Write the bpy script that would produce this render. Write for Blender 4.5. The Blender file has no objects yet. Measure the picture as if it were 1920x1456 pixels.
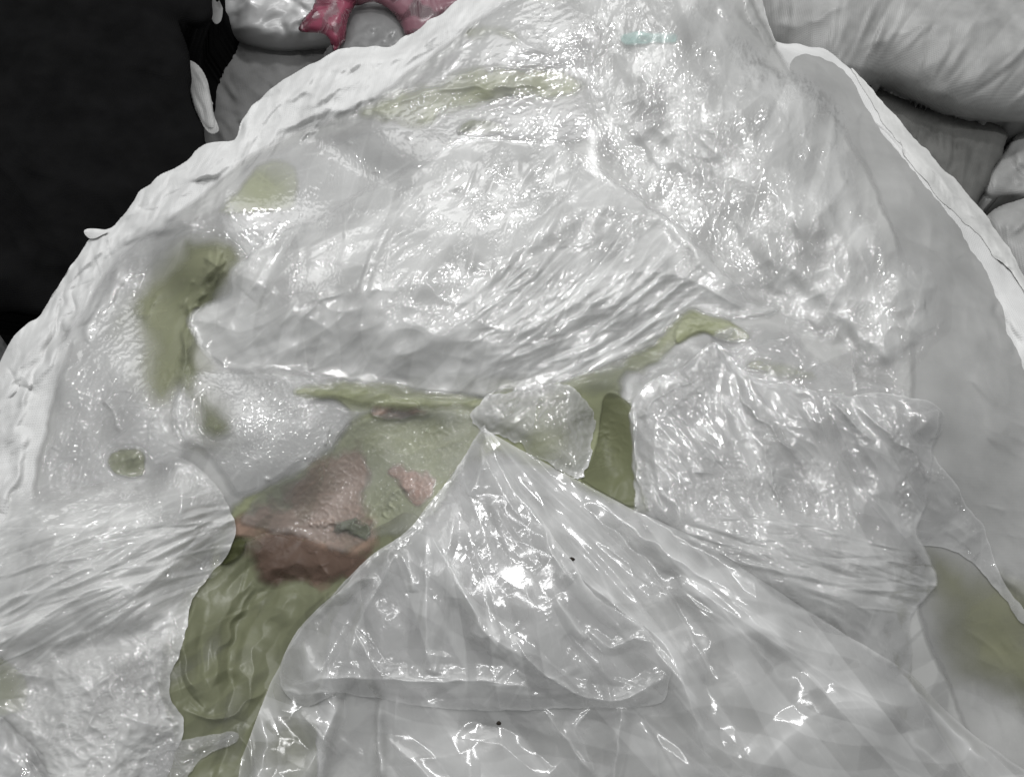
import bpy, math
import numpy as np

# ------------------------------------------------------------------ camera, world, lamps, exposure
sc = bpy.context.scene
COL = sc.collection
Z0 = 0.72                      # height of the heap inside the sack
CAM = np.array([0.0, -0.4226, 1.626]); PITCH = math.radians(65)
HFOV = math.radians(60); FPX = 960 / math.tan(HFOV / 2)
cd = bpy.data.cameras.new('camera'); cam = bpy.data.objects.new('camera', cd); COL.objects.link(cam)
cam.location = CAM; cam.rotation_euler = (math.radians(90) - PITCH, 0, 0)
cd.sensor_width = 36; cd.sensor_fit = 'HORIZONTAL'; cd.angle = HFOV; cd.clip_start = 0.02; cd.clip_end = 60
sc.camera = cam
w = bpy.data.worlds.new('World'); sc.world = w; w.use_nodes = True
bg = w.node_tree.nodes['Background']; bg.inputs[0].default_value = (0.98, 1, 1, 1); bg.inputs[1].default_value = 0.27

def area(name, loc, target, sx, sy, power, col=(1, 1, 1)):
    d = bpy.data.lights.new(name, 'AREA'); d.shape = 'RECTANGLE'; d.size = sx; d.size_y = sy
    d.energy = power; d.color = col
    o = bpy.data.objects.new(name, d); COL.objects.link(o); o.location = loc
    v = np.array(target) - np.array(loc); v = v / np.linalg.norm(v)
    from mathutils import Vector
    o.rotation_euler = Vector(v).to_track_quat('-Z', 'Y').to_euler(); return o
area('skylight_lamp', (0.25, 2.15, 3.1), (0.05, 0.1, Z0), 0.36, 0.28, 19)
area('added_strip_lamp', (-0.1, 0.75, 3.3), (-0.1, 0.0, Z0), 3.6, 0.03, 26)  # unseen long strip, added for glints across the lower film
area('doorway_lamp', (-0.5, 2.6, 2.9), (0, 0.0, Z0), 2.4, 1.4, 16, (1, 1, .99))
vs = sc.view_settings; vs.view_transform = 'Standard'; vs.look = 'None'; vs.gamma = 1; vs.use_curve_mapping = False; vs.exposure = 0.50
sc.cycles.transparent_max_bounces = 24; sc.cycles.max_bounces = 10

# ------------------------------------------------------------------ grid and field tools
S = 2.0; UMM = 0.0006          # grid step (photo px) ; metres per height unit
u_ax = np.arange(-160, 2090, S); v_ax = np.arange(-160, 1620, S)
NU, NV = len(u_ax), len(v_ax)
U, V = np.meshgrid(u_ax, v_ax)
fx = np.fft.fftfreq(NU, S)[None, :]; fy = np.fft.fftfreq(NV, S)[:, None]
_cache = {}
def nz(lam, seed, ang=0, an=1.0):
    k = (lam, seed, ang, an)
    if k in _cache: return _cache[k]
    a = math.radians(ang); ca, sa = math.cos(a), -math.sin(a)
    al = (fx * ca + fy * sa) * an; ac = -fx * sa + fy * ca
    f = np.sqrt(al * al + ac * ac); f0 = 1 / lam
    amp = np.exp(-((f - f0) / (0.45 * f0)) ** 2)
    r = np.random.default_rng(seed)
    n = np.fft.ifft2(np.fft.fft2(r.standard_normal((NV, NU))) * amp).real
    n /= n.std(); _cache[k] = n.astype(np.float32); return _cache[k]
def blur(A, s):
    pv, pu = A.shape; p = int(3 * s / S) + 2
    B = np.pad(A, p, mode='edge')
    gx = np.fft.fftfreq(B.shape[1], S)[None, :]; gy = np.fft.fftfreq(B.shape[0], S)[:, None]
    F = np.fft.ifft2(np.fft.fft2(B) * np.exp(-2 * (math.pi * s) ** 2 * (gx * gx + gy * gy))).real
    return F[p:p + pv, p:p + pu]
def cat(P, closed=True, n=5):
    P = np.array(P, float); N = len(P); out = []
    rng = range(N) if closed else range(N - 1)
    for i in rng:
        if closed: a, b, c, d = P[i - 1], P[i], P[(i + 1) % N], P[(i + 2) % N]
        else: a, b, c, d = P[max(i - 1, 0)], P[i], P[i + 1], P[min(i + 2, N - 1)]
        for k in range(n):
            t = k / n
            out.append(0.5 * ((2 * b) + (-a + c) * t + (2 * a - 5 * b + 4 * c - d) * t * t + (-a + 3 * b - 3 * c + d) * t ** 3))
    if not closed: out.append(P[-1])
    return np.array(out)
class Fine:      # relief (m) with small crinkles (f) kept as a bump field of the film's gloss
    __array_ufunc__ = None
    def __init__(s, r, f, m=0.0): s.f = f; s.m = m
    def __mul__(s, k): return Fine(None, s.f * k, s.m * k)
    __rmul__ = __mul__
    def __add__(s, o): return Fine(None, s.f + o.f, s.m + o.m) if isinstance(o, Fine) else Fine(None, s.f, s.m + o)
    __radd__ = __add__
class Reg:                      # a window on the grid
    def __init__(s, box):
        x0, y0, x1, y1 = box
        i0 = max(int((x0 - u_ax[0]) / S), 0); i1 = min(int((x1 - u_ax[0]) / S) + 2, NU)
        j0 = max(int((y0 - v_ax[0]) / S), 0); j1 = min(int((y1 - v_ax[0]) / S) + 2, NV)
        s.sl = (slice(j0, j1), slice(i0, i1)); s.U = U[s.sl]; s.V = V[s.sl]
    def n(s, *a): return nz(*a)[s.sl]
    def seg(s, P, closed=False):
        d = np.full(s.U.shape, 1e9); side = np.zeros(s.U.shape); T = np.zeros(s.U.shape)
        L = [0]; m = len(P); K = m if closed else m - 1
        for i in range(K): L.append(L[-1] + np.hypot(*(P[(i + 1) % m] - P[i])))
        for i in range(K):
            a = P[i]; b = P[(i + 1) % m]; e = b - a; l2 = e @ e
            if l2 == 0: continue
            wx = s.U - a[0]; wy = s.V - a[1]
            t = np.clip((wx * e[0] + wy * e[1]) / l2, 0, 1)
            dd = (wx - t * e[0]) ** 2 + (wy - t * e[1]) ** 2
            q = dd < d; d = np.where(q, dd, d)
            side = np.where(q, np.sign(e[0] * wy - e[1] * wx), side); T = np.where(q, (L[i] + t * (L[i + 1] - L[i])) / L[-1], T)
        return np.sqrt(d), side, T
    def sdf(s, P):
        d, _, _ = s.seg(P, True); ins = np.zeros(s.U.shape, bool); m = len(P)
        for i in range(m):
            a = P[i]; b = P[(i + 1) % m]
            if a[1] == b[1]: continue
            c = ((a[1] > s.V) != (b[1] > s.V)) & (s.U < (b[0] - a[0]) * (s.V - a[1]) / (b[1] - a[1]) + a[0])
            ins ^= c
        return np.where(ins, d, -d)
    def win(s, P, m):
        q = Reg((max(P[:, 0].min() - m, s.U[0, 0]), max(P[:, 1].min() - m, s.V[0, 0]), min(P[:, 0].max() + m, s.U[0, -1]), min(P[:, 1].max() + m, s.V[-1, 0])))
        a, b = q.sl; j0 = a.start - s.sl[0].start; i0 = b.start - s.sl[1].start
        j1 = min(a.stop, s.sl[0].stop); i1 = min(b.stop, s.sl[1].stop)
        q.sl = (slice(a.start, max(j1, a.start)), slice(b.start, max(i1, b.start))); q.U = U[q.sl]; q.V = V[q.sl]
        return q, (slice(j0, j0 + q.U.shape[0]), slice(i0, i0 + q.U.shape[1]))
    def ridge(s, pts, wd, amp, kind='exp', wob=3, taper=True, curve=True):
        P = cat(pts, False) if curve else np.array(pts, float)
        out = np.zeros(s.U.shape); q, w_ = s.win(P, wd * 5 + 6)
        if q.U.size: out[w_] = q.ridge_(P, wd, amp, kind, wob, taper)
        return out
    def ridge_(s, P, wd, amp, kind, wob, taper):
        d, side, t = s.seg(P)
        if wob: d = np.abs(d * side + wob * nz(60, 901)[s.sl])
        tp = np.clip(np.minimum(t, 1 - t) * 6, 0.0, 1) ** .7 if taper else 1
        # beyond the ends distance grows by itself
        if kind == 'exp': p = np.exp(-d / wd)
        elif kind == 'gauss': p = np.exp(-(d / wd) ** 2)
        elif kind == 'tent': p = np.clip(1 - d / wd, 0, 1)
        elif kind == 'step': return amp * side * (1 - np.exp(-d / wd)) * np.exp(-d / (wd * 12)) * tp
        return amp * p * tp
    def bump(s, x, y, rx, ry, ang, amp, k=2):
        a = math.radians(ang); ca, sa = math.cos(a), -math.sin(a)
        p = ((s.U - x) * ca + (s.V - y) * sa) / rx; q = (-(s.U - x) * sa + (s.V - y) * ca) / ry
        return amp * np.exp(-(p * p + q * q) ** (k / 2))
    def mask(s, pts, soft=25):
        P = cat(pts); out = np.zeros(s.U.shape); q, w_ = s.win(P, soft * 3)
        if q.U.size: out[w_] = q.mask_(P, soft)
        return out
    def mask_(s, P, soft):
        d = s.sdf(P); return 1 / (1 + np.exp(-np.clip(d / (soft * .5), -30, 30)))
    def cr(s, n, poly, ang, spr, L, wd, slope, seed, fine=1.0):      # many straight sharp creases, scattered over an area
        P = cat(poly); rg = np.random.default_rng(seed); x0, y0 = P.min(0); x1, y1 = P.max(0)
        H = np.zeros(s.U.shape); A = np.zeros(s.U.shape); q = Reg((x0, y0, x1, y1)); ins = q.sdf(P) > 0
        ys, xs = np.nonzero(ins); pk = rg.integers(0, len(ys), n)
        for i in range(n):
            cx, cy = q.U[ys[pk[i]], xs[pk[i]]], q.V[ys[pk[i]], xs[pk[i]]]
            a = math.radians(ang(cx, cy) if callable(ang) else ang) + math.radians(rg.normal(0, spr)); l = L * rg.uniform(.35, 1.3) / 2; ww = wd * rg.uniform(.5, 1.6)
            dx, dy = math.cos(a), -math.sin(a); m1 = rg.normal(0, .06) * l
            pts = np.array([(cx - dx * l, cy - dy * l), (cx - dy * m1, cy + dx * m1), (cx + dx * l, cy + dy * l)])
            t, w_ = s.win(pts, ww * 2 + 6)
            if not t.U.size: continue
            d, side, tt = t.seg(pts); tp = np.clip(np.minimum(tt, 1 - tt) * 3, 0, 1); sg = 1 if rg.random() < .65 else -1; asy = rg.uniform(.35, 1)
            wq = np.where(side > 0, ww, ww * asy); H[w_] += sg * slope * ww * np.clip(1 - d / wq, 0, 1) * tp; A[w_] += np.exp(-d / 1.6) * tp * rg.uniform(.3, 1)
        if hasattr(s, 'acc'): s.acc += A
        return Fine(None, H * fine, H)
    def fan(s, x, y, k, seed, am=6):   # folds radiating from a point
        r = np.random.default_rng(seed); th = np.arctan2(s.V - y, s.U - x); rr = np.hypot(s.U - x, s.V - y)
        th = th + 0.012 * nz(90, seed + 7)[s.sl]
        h = 0
        for i in range(am):
            f = k * (1 + i * .8) * r.uniform(.8, 1.2); h = h + np.abs(np.sin(th * f + r.uniform(0, 6.28))) / (1 + i * .8)
        return h * np.clip(rr / 120, 0, 1)
def facets(r, lam, seed, ang=0, an=1.0):     # crumpled-film relief: creases with flat facets between them
    a = np.abs(r.n(lam, seed, ang, an)); b = np.abs(r.n(lam * .52, seed + 1, ang + 25, an)); c = np.abs(r.n(lam * .55, seed + 2, ang - 25, an))
    return -(a + .5 * b + .5 * c)
def world(u, v, h, z0=Z0):
    dx = (u - 960) / FPX; dy = -(v - 728) / FPX
    c, s_ = math.cos(PITCH), math.sin(PITCH)
    X = dx; Y = dy * s_ + c; Z = dy * c - s_
    t = (z0 + h * UMM - CAM[2]) / Z
    return np.stack([CAM[0] + t * X, CAM[1] + t * Y, CAM[2] + t * Z], -1)

# ------------------------------------------------------------------ meshes
def mesh_obj(name, co, quads, mats, dens=None, parent=None, fine=None):
    me = bpy.data.meshes.new(name); n = len(quads); k = quads.shape[1]
    me.vertices.add(len(co)); me.vertices.foreach_set('co', co.astype(np.float32).ravel())
    me.loops.add(n * k); me.loops.foreach_set('vertex_index', quads.astype(np.int32).ravel())
    me.polygons.add(n); me.polygons.foreach_set('loop_start', np.arange(0, n * k, k, dtype=np.int32))
    me.polygons.foreach_set('use_smooth', np.ones(n, bool)); me.update(calc_edges=True)
    if dens is not None:
        a = me.attributes.new('dens', 'FLOAT', 'POINT'); a.data.foreach_set('value', dens.astype(np.float32))
    if fine is not None:
        a = me.attributes.new('crinkle', 'FLOAT', 'POINT'); a.data.foreach_set('value', (fine * UMM).astype(np.float32))
    me.materials.append(mats)
    o = bpy.data.objects.new(name, me); COL.objects.link(o)
    if parent: o.parent = parent
    return o
def tag(o, label=None, cat_=None, group=None, kind=None):
    if label: o['label'] = label
    if cat_: o['category'] = cat_
    if group: o['group'] = group
    if kind: o['kind'] = kind
    return o
def grid_mesh(name, r, sdf, h, mat, z0=Z0, dens=None, skirt=None, stride=1, parent=None, skirt_in=0.03, fine=None, bulge=.03):
    Ug = r.U[::stride, ::stride]; Vg = r.V[::stride, ::stride]; sd = sdf[::stride, ::stride]; hh = h[::stride, ::stride]
    st = S * stride
    gv, gu = np.gradient(sd, st); gl = np.hypot(gu, gv) + 1e-6; gu /= gl; gv /= gl
    ok = sd > -st * .95
    cell = ok[:-1, :-1] & ok[1:, :-1] & ok[:-1, 1:] & ok[1:, 1:]
    idx = np.arange(Ug.size).reshape(Ug.shape)
    q = np.stack([idx[:-1, :-1][cell], idx[1:, :-1][cell], idx[1:, 1:][cell], idx[:-1, 1:][cell]], -1)
    mv = np.where(sd < 0, -sd, 0)
    uu = Ug + gu * mv; vv = Vg + gv * mv
    co = world(uu, vv, hh, z0).reshape(-1, 3)
    used, inv = np.unique(q, return_inverse=True); q = inv.reshape(q.shape); co = co[used]
    dn = None if dens is None else dens[::stride, ::stride].ravel()[used]
    fi = None if fine is None else fine[::stride, ::stride].ravel()[used]
    if skirt is not None:
        e = np.concatenate([q[:, [0, 1]], q[:, [1, 2]], q[:, [2, 3]], q[:, [3, 0]]]); key = np.sort(e, 1); kk = key[:, 0] * (len(co) + 1) + key[:, 1]
        _, first, cnt = np.unique(kk, return_index=True, return_counts=True); be = e[first[cnt == 1]]
        bv = np.unique(be); cen = co.mean(0); levels = [.25, .5, .75, 1.0]; prev = {int(x): int(x) for x in bv}; lst = [co]; nq = [q]; base = len(co)
        top = co[bv]
        for li, L in enumerate(levels):
            pz = top.copy(); pz[:, 2] = top[:, 2] * (1 - L) + skirt * L
            dirv = top[:, :2] - cen[:2]; dirv /= np.linalg.norm(dirv, axis=1)[:, None] + 1e-9
            bul = math.sin(L * math.pi) * bulge - skirt_in * L; pz[:, :2] += dirv * bul
            lst.append(pz); nw = {int(x): base + i for i, x in enumerate(bv)}; base += len(bv)
            nq.append(np.array([[prev[int(a)], nw[int(a)], nw[int(b)], prev[int(b)]] for a, b in be])); prev = nw
        co = np.concatenate(lst); q = np.concatenate(nq)
        if dn is not None: dn = np.concatenate([dn, np.ones(len(co) - len(dn))])
        if fi is not None: fi = np.concatenate([fi, np.zeros(len(co) - len(fi))])
    return mesh_obj(name, co, q, mat, dn, parent, fi)

# ------------------------------------------------------------------ materials
def nodes(m):
    m.use_nodes = True; t = m.node_tree; t.nodes.clear(); return t, t.nodes, t.links
def film(name, col, alpha, rough=.14, trans=.35, spec=.5, bump=.15, bscale=260, glint=0.0):
    m = bpy.data.materials.new(name); t, N, L = nodes(m)
    out = N.new('ShaderNodeOutputMaterial'); tc = N.new('ShaderNodeTexCoord')
    no = N.new('ShaderNodeTexNoise'); no.inputs['Scale'].default_value = bscale; no.inputs['Detail'].default_value = 4; L.new(tc.outputs['Object'], no.inputs['Vector'])
    bp = N.new('ShaderNodeBump'); bp.inputs['Strength'].default_value = bump; bp.inputs['Distance'].default_value = .001; L.new(no.outputs['Fac'], bp.inputs['Height'])
    df = N.new('ShaderNodeBsdfDiffuse'); df.inputs['Color'].default_value = (*col, 1); L.new(bp.outputs[0], df.inputs['Normal'])
    tl = N.new('ShaderNodeBsdfTranslucent'); tl.inputs['Color'].default_value = (*col, 1); L.new(bp.outputs[0], tl.inputs['Normal'])
    m1 = N.new('ShaderNodeMixShader'); m1.inputs[0].default_value = trans; L.new(df.outputs[0], m1.inputs[1]); L.new(tl.outputs[0], m1.inputs[2])
    tr = N.new('ShaderNodeBsdfTransparent'); tr.inputs['Color'].default_value = (.97, .97, .97, 1)
    at = N.new('ShaderNodeAttribute'); at.attribute_name = 'dens'
    n2 = N.new('ShaderNodeTexNoise'); n2.inputs['Scale'].default_value = 14; n2.inputs['Detail'].default_value = 5; L.new(tc.outputs['Object'], n2.inputs['Vector'])
    mr = N.new('ShaderNodeMapRange'); mr.inputs[1].default_value = .3; mr.inputs[2].default_value = .7; mr.inputs[3].default_value = alpha * .88; mr.inputs[4].default_value = alpha * 1.12; L.new(n2.outputs['Fac'], mr.inputs[0])
    mu = N.new('ShaderNodeMath'); mu.operation = 'MULTIPLY'; mu.use_clamp = True; L.new(mr.outputs[0], mu.inputs[0]); L.new(at.outputs['Fac'], mu.inputs[1])
    m2 = N.new('ShaderNodeMixShader'); L.new(mu.outputs[0], m2.inputs[0]); L.new(tr.outputs[0], m2.inputs[1]); L.new(m1.outputs[0], m2.inputs[2])
    ac = N.new('ShaderNodeAttribute'); ac.attribute_name = 'crinkle'
    b2 = N.new('ShaderNodeBump'); b2.inputs['Strength'].default_value = 1; b2.inputs['Distance'].default_value = 1; L.new(ac.outputs['Fac'], b2.inputs['Height']); L.new(bp.outputs[0], b2.inputs['Normal'])
    if glint:
        n3 = N.new('ShaderNodeTexNoise'); n3.inputs['Scale'].default_value = 400; n3.inputs['Detail'].default_value = 1.5; n3.inputs['Distortion'].default_value = .6; L.new(tc.outputs['Object'], n3.inputs['Vector'])
        b4 = N.new('ShaderNodeBump'); b4.inputs['Strength'].default_value = 1; b4.inputs['Distance'].default_value = glint; 
        n4 = N.new('ShaderNodeTexNoise'); n4.inputs['Scale'].default_value = 17; n4.inputs['Detail'].default_value = 2; L.new(tc.outputs['Object'], n4.inputs['Vector'])
        m4 = N.new('ShaderNodeMapRange'); m4.inputs[1].default_value = .46; m4.inputs[2].default_value = .6; L.new(n4.outputs['Fac'], m4.inputs[0])
        x4 = N.new('ShaderNodeMath'); x4.operation = 'MULTIPLY'; L.new(n3.outputs['Fac'], x4.inputs[0]); L.new(m4.outputs[0], x4.inputs[1]); L.new(x4.outputs[0], b4.inputs['Height']); L.new(bp.outputs[0], b4.inputs['Normal']); L.new(b4.outputs[0], b2.inputs['Normal'])
    b3 = N.new('ShaderNodeBump'); b3.inputs['Strength'].default_value = 1; b3.inputs['Distance'].default_value = .10; L.new(ac.outputs['Fac'], b3.inputs['Height']); L.new(b3.outputs[0], df.inputs['Normal'])
    g1 = N.new('ShaderNodeBsdfGlossy'); g1.inputs['Roughness'].default_value = rough; L.new(b2.outputs[0], g1.inputs['Normal'])
    g2 = N.new('ShaderNodeBsdfGlossy'); g2.inputs['Roughness'].default_value = .38; L.new(b2.outputs[0], g2.inputs['Normal'])
    gl = N.new('ShaderNodeMixShader'); gl.inputs[0].default_value = .30; L.new(g1.outputs[0], gl.inputs[1]); L.new(g2.outputs[0], gl.inputs[2])
    fr = N.new('ShaderNodeFresnel'); fr.inputs['IOR'].default_value = 1.5; L.new(bp.outputs[0], fr.inputs['Normal'])
    f2 = N.new('ShaderNodeMath'); f2.operation = 'MULTIPLY'; f2.use_clamp = True; f2.inputs[1].default_value = spec * 4.6; L.new(fr.outputs[0], f2.inputs[0])
    d2 = N.new('ShaderNodeMath'); d2.operation = 'MULTIPLY'; d2.use_clamp = True; d2.inputs[1].default_value = 1.6; L.new(at.outputs['Fac'], d2.inputs[0])
    mn = N.new('ShaderNodeMath'); mn.operation = 'MINIMUM'; mn.inputs[1].default_value = .55; L.new(f2.outputs[0], mn.inputs[0])
    f3 = N.new('ShaderNodeMath'); f3.operation = 'MULTIPLY'; L.new(mn.outputs[0], f3.inputs[0]); L.new(d2.outputs[0], f3.inputs[1])
    m3 = N.new('ShaderNodeMixShader'); L.new(f3.outputs[0], m3.inputs[0]); L.new(m2.outputs[0], m3.inputs[1]); L.new(gl.outputs[0], m3.inputs[2])
    L.new(m3.outputs[0], out.inputs[0]); return m
def cloth(name, col, rough=.7, spec=.2, weave=True, var=.1, bump=.3, wscale=330):
    m = bpy.data.materials.new(name); t, N, L = nodes(m)
    out = N.new('ShaderNodeOutputMaterial'); p = N.new('ShaderNodeBsdfPrincipled'); L.new(p.outputs[0], out.inputs[0])
    p.inputs['Roughness'].default_value = rough; p.inputs['Specular IOR Level'].default_value = spec
    tc = N.new('ShaderNodeTexCoord'); n = N.new('ShaderNodeTexNoise'); n.inputs['Scale'].default_value = 22; n.inputs['Detail'].default_value = 7; L.new(tc.outputs['Object'], n.inputs['Vector'])
    r = N.new('ShaderNodeValToRGB'); r.color_ramp.elements[0].position = .3; r.color_ramp.elements[1].position = .7
    r.color_ramp.elements[0].color = (*[c * (1 - var) for c in col], 1); r.color_ramp.elements[1].color = (*[min(c * (1 + var), .95) for c in col], 1)
    L.new(n.outputs['Fac'], r.inputs[0]); L.new(r.outputs[0], p.inputs['Base Color'])
    hs = n.outputs['Fac']
    if weave:
        w1 = N.new('ShaderNodeTexWave'); w1.inputs['Scale'].default_value = wscale * .3; w1.bands_direction = 'X'; w1.inputs['Distortion'].default_value = 1.5
        w2 = N.new('ShaderNodeTexWave'); w2.inputs['Scale'].default_value = wscale * .3; w2.bands_direction = 'Y'; w2.inputs['Distortion'].default_value = 1.5
        mx = N.new('ShaderNodeMath'); mx.operation = 'MULTIPLY'; L.new(tc.outputs['Object'], w1.inputs['Vector']); L.new(tc.outputs['Object'], w2.inputs['Vector']); L.new(w1.outputs['Fac'], mx.inputs[0]); L.new(w2.outputs['Fac'], mx.inputs[1]); hs = mx.outputs[0]
    b = N.new('ShaderNodeBump'); b.inputs['Strength'].default_value = bump; b.inputs['Distance'].default_value = .001; L.new(hs, b.inputs['Height']); L.new(b.outputs[0], p.inputs['Normal'])
    return m
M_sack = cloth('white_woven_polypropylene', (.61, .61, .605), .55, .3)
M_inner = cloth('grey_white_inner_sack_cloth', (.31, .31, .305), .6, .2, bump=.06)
M_hem = cloth('white_sack_hem', (.55, .55, .54), .5, .4, weave=False)
M_film = film('crumpled_clear_film', (.72, .72, .71), .60, .05, .12, .62, glint=.0002)
M_thin = film('thin_clear_film', (.70, .70, .695), .45, .05, .12, .55, glint=0)
M_vthin = film('very_thin_clear_film', (.72, .73, .71), .12, .06, .1, .24)
M_poly = film('smooth_polythene', (.71, .71, .705), .50, .11, .12, .5, bump=.05)
M_olive = film('olive_film', (.36, .38, .235), .95, .3, .2, .2)
M_olive2 = film('dark_olive_cloth', (.225, .24, .15), 1.0, .4, .1, .15)
M_brown = film('brown_film', (.38, .26, .20), .85, .35, .2, .2)
M_black = cloth('black_cloth', (.0055, .0055, .0057), .9, .04, var=.3, bump=.6, wscale=500)
M_greysack = cloth('dusty_grey_sack_weave', (.17, .17, .168), .6, .2, var=.18)
M_greysack2 = cloth('worn_grey_sack_weave', (.31, .31, .305), .42, .45, var=.2)
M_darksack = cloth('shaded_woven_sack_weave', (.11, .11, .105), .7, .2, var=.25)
M_pink = film('crimson_film', (.27, .06, .10), .9, .25, .2, .12)
M_pink2 = film('pale_pink_film', (.27, .13, .16), .9, .25, .3, .15)
M_greyfilm = film('grey_translucent_film', (.24, .24, .24), .9, .25, .3, .15)
M_floor = cloth('concrete_floor', (.10, .10, .10), .9, .1, weave=False, var=.3, bump=.5)
M_cyan = film('pale_cyan_print', (.58, .86, .81), .26, .2, .2, .5)
M_speck = cloth('dark_grit', (.03, .025, .02), .9, .1, weave=False)

# ------------------------------------------------------------------ floor
fm = np.array([[-6, -4, 0], [6, -4, 0], [6, 8, 0], [-6, 8, 0]], float)
tag(mesh_obj('floor', fm, np.array([[0, 1, 2, 3]]), M_floor), 'dark concrete floor between the sacks', 'floor', None, 'structure')

# ------------------------------------------------------------------ mounds behind
def dome(sd, drop, wd):
    x = np.clip(sd / (wd * 3.2), 0, 1); return -drop * (1 - np.sqrt(np.clip(1 - (1 - x) ** 2, 0, 1)))
def mound(name, poly, zl, drop, wd, relief, mat, label, cat_, stride=2, jit=3, skirt=0.002, group=None, dens=None, parent=None, bulge=.02, relk=.7):
    P = cat(poly); r = Reg((P[:, 0].min() - 8, P[:, 1].min() - 8, P[:, 0].max() + 8, P[:, 1].max() + 8))
    sd0 = r.sdf(P); sd = sd0 + jit * r.n(60, 333) * .6
    h = dome(blur(sd0, 12), drop, wd) + relief(r, sd) * relk * np.clip(sd / 60, 0, 1)
    o = grid_mesh(name, r, sd, h, mat, zl, dens=np.ones(sd.shape) if dens is None else dens(r, sd), skirt=skirt, stride=stride, parent=parent, bulge=bulge)
    return tag(o, label, cat_, group) if parent is None else o

mound('woven_sack', [(1360, -150), (1400, 20), (1450, 120), (1560, 190), (1640, 160), (1700, 185), (1780, 218), (1860, 230), (1960, 228), (2080, 200), (2085, -150)], .50, 240, 70,
      lambda r, s: 5 * facets(r, 200, 11, 62, 4) + r.cr(110, [(1440, -100), (2040, -100), (2040, 220), (1700, 180), (1500, 90)], lambda x, y: 80 - (x - 1500) * .08, 9, 200, 8, .55, 921).m + r.ridge([(1440, 60), (1560, 20), (1640, -40)], 20, 14) + r.ridge([(1600, 100), (1700, 60), (1900, 30)], 26, 12) + r.ridge([(1560, 95), (1660, 150), (1800, 190)], 16, 10) + r.ridge([(1700,170),(1760,110),(1790,60)],18,8) ,
      M_greysack2, 'big pale grey woven sack with creased side in the upper right corner', 'sack')
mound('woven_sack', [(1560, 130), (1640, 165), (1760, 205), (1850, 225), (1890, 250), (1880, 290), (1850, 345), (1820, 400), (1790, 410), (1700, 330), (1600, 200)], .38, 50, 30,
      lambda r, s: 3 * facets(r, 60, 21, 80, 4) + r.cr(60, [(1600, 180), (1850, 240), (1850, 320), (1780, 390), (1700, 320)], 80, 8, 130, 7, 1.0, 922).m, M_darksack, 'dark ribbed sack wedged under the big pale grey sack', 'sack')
mound('scrap_bag', [(1880, 290), (1895, 262), (1930, 245), (2010, 240), (2040, 330), (2000, 375), (1925, 372), (1880, 368), (1850, 375), (1840, 340), (1855, 310)], .36, 50, 22,
      lambda r, s: r.cr(26, [(1860, 280), (1960, 260), (1960, 360), (1860, 360)], 60, 50, 70, 14, 1.2, 925).m, M_greysack2, 'small crumpled grey bag at the right edge above a rounder pale bag', 'bag')
mound('scrap_bag', [(1850, 412), (1880, 385), (1930, 370), (2030, 370), (2070, 500), (2000, 600), (1930, 560), (1880, 480)], .42, 60, 25,
      lambda r, s: r.cr(16, [(1870, 410), (1960, 380), (1980, 520), (1920, 520)], 60, 50, 70, 14, .8, 926).m, M_greysack2, 'rounder pale bag at the right edge touching the open sack rim', 'bag')
# olive tags on those two bags are thin film scraps lying on them
# grey sack upper left
mound('woven_sack', [(300, 10), (340, 40), (420, 30), (520, 40), (620, 70), (700, 110), (640, 240), (480, 330), (380, 300), (340, 180)], .36, 40, 40,
      lambda r, s: 4 * facets(r, 90, 41, -40, 2) + r.cr(40, [(360, 60), (660, 100), (560, 250), (400, 280)], -48, 20, 110, 12, .7, 924).m + r.ridge([(420, 90), (520, 80), (600, 120)], 14, 8), M_greysack, 'grey woven sack between the black cloth and the open sack', 'sack')
mound('film_bundle', [(385, -150), (395, 20), (405, 60), (450, 85), (520, 100), (600, 95), (640, 90), (720, 60), (760, -30), (740, -150)], .44, 200, 34,
      lambda r, s: 6 * facets(r, 80, 51, 30, 2) + r.cr(50, [(400, -60), (740, -60), (640, 80), (420, 50)], 40, 40, 80, 14, .8, 923).m, film('pale_bundle_film', (.55, .55, .55), .98, .25, .2, .5), 'pale crumpled film bundle lying on the grey sack beside pink film', 'film bundle')
mound('film_bundle', [(610, 110), (632, 60), (645, 20), (690, 5), (740, 10), (775, 40), (790, 80), (740, 120), (680, 120)], .495, 60, 16,
      lambda r, s: 4 * facets(r, 50, 61), M_greyfilm, 'smooth grey film lump between two pink film pieces', 'film bundle')
mound('pink_film', [(560, 55), (575, 25), (600, -20), (640, -80), (700, -60), (665, 10), (655, 40), (645, 80), (628, 96), (612, 70), (590, 62)], .52, 50, 9,
      lambda r, s: r.cr(30, [(570, 40), (660, -40), (650, 90), (610, 70)], 60, 50, 60, 8, .9, 927).m, M_pink, dens=lambda r, s: .78 + .3 * np.tanh(4 * r.n(30, 951)), label='small crimson pink film with a dark red hanging tip', cat_='plastic film', skirt=.50, bulge=0)
mound('pink_film', [(640, 10), (680, -60), (760, -120), (960, -140), (900, 10), (830, 50), (770, 95), (752, 50), (735, 25), (700, 5)], .52, 60, 12,
      lambda r, s: r.cr(30, [(660, 0), (760, -60), (860, 20), (780, 80), (740, 40)], 30, 60, 70, 9, .9, 928).m, M_pink2, dens=lambda r, s: .72 + .35 * np.tanh(4 * r.n(34, 952, 40, 2)), label='dull pink film piece behind the far rim of the open sack', cat_='plastic film', skirt=.50, bulge=0)
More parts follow.
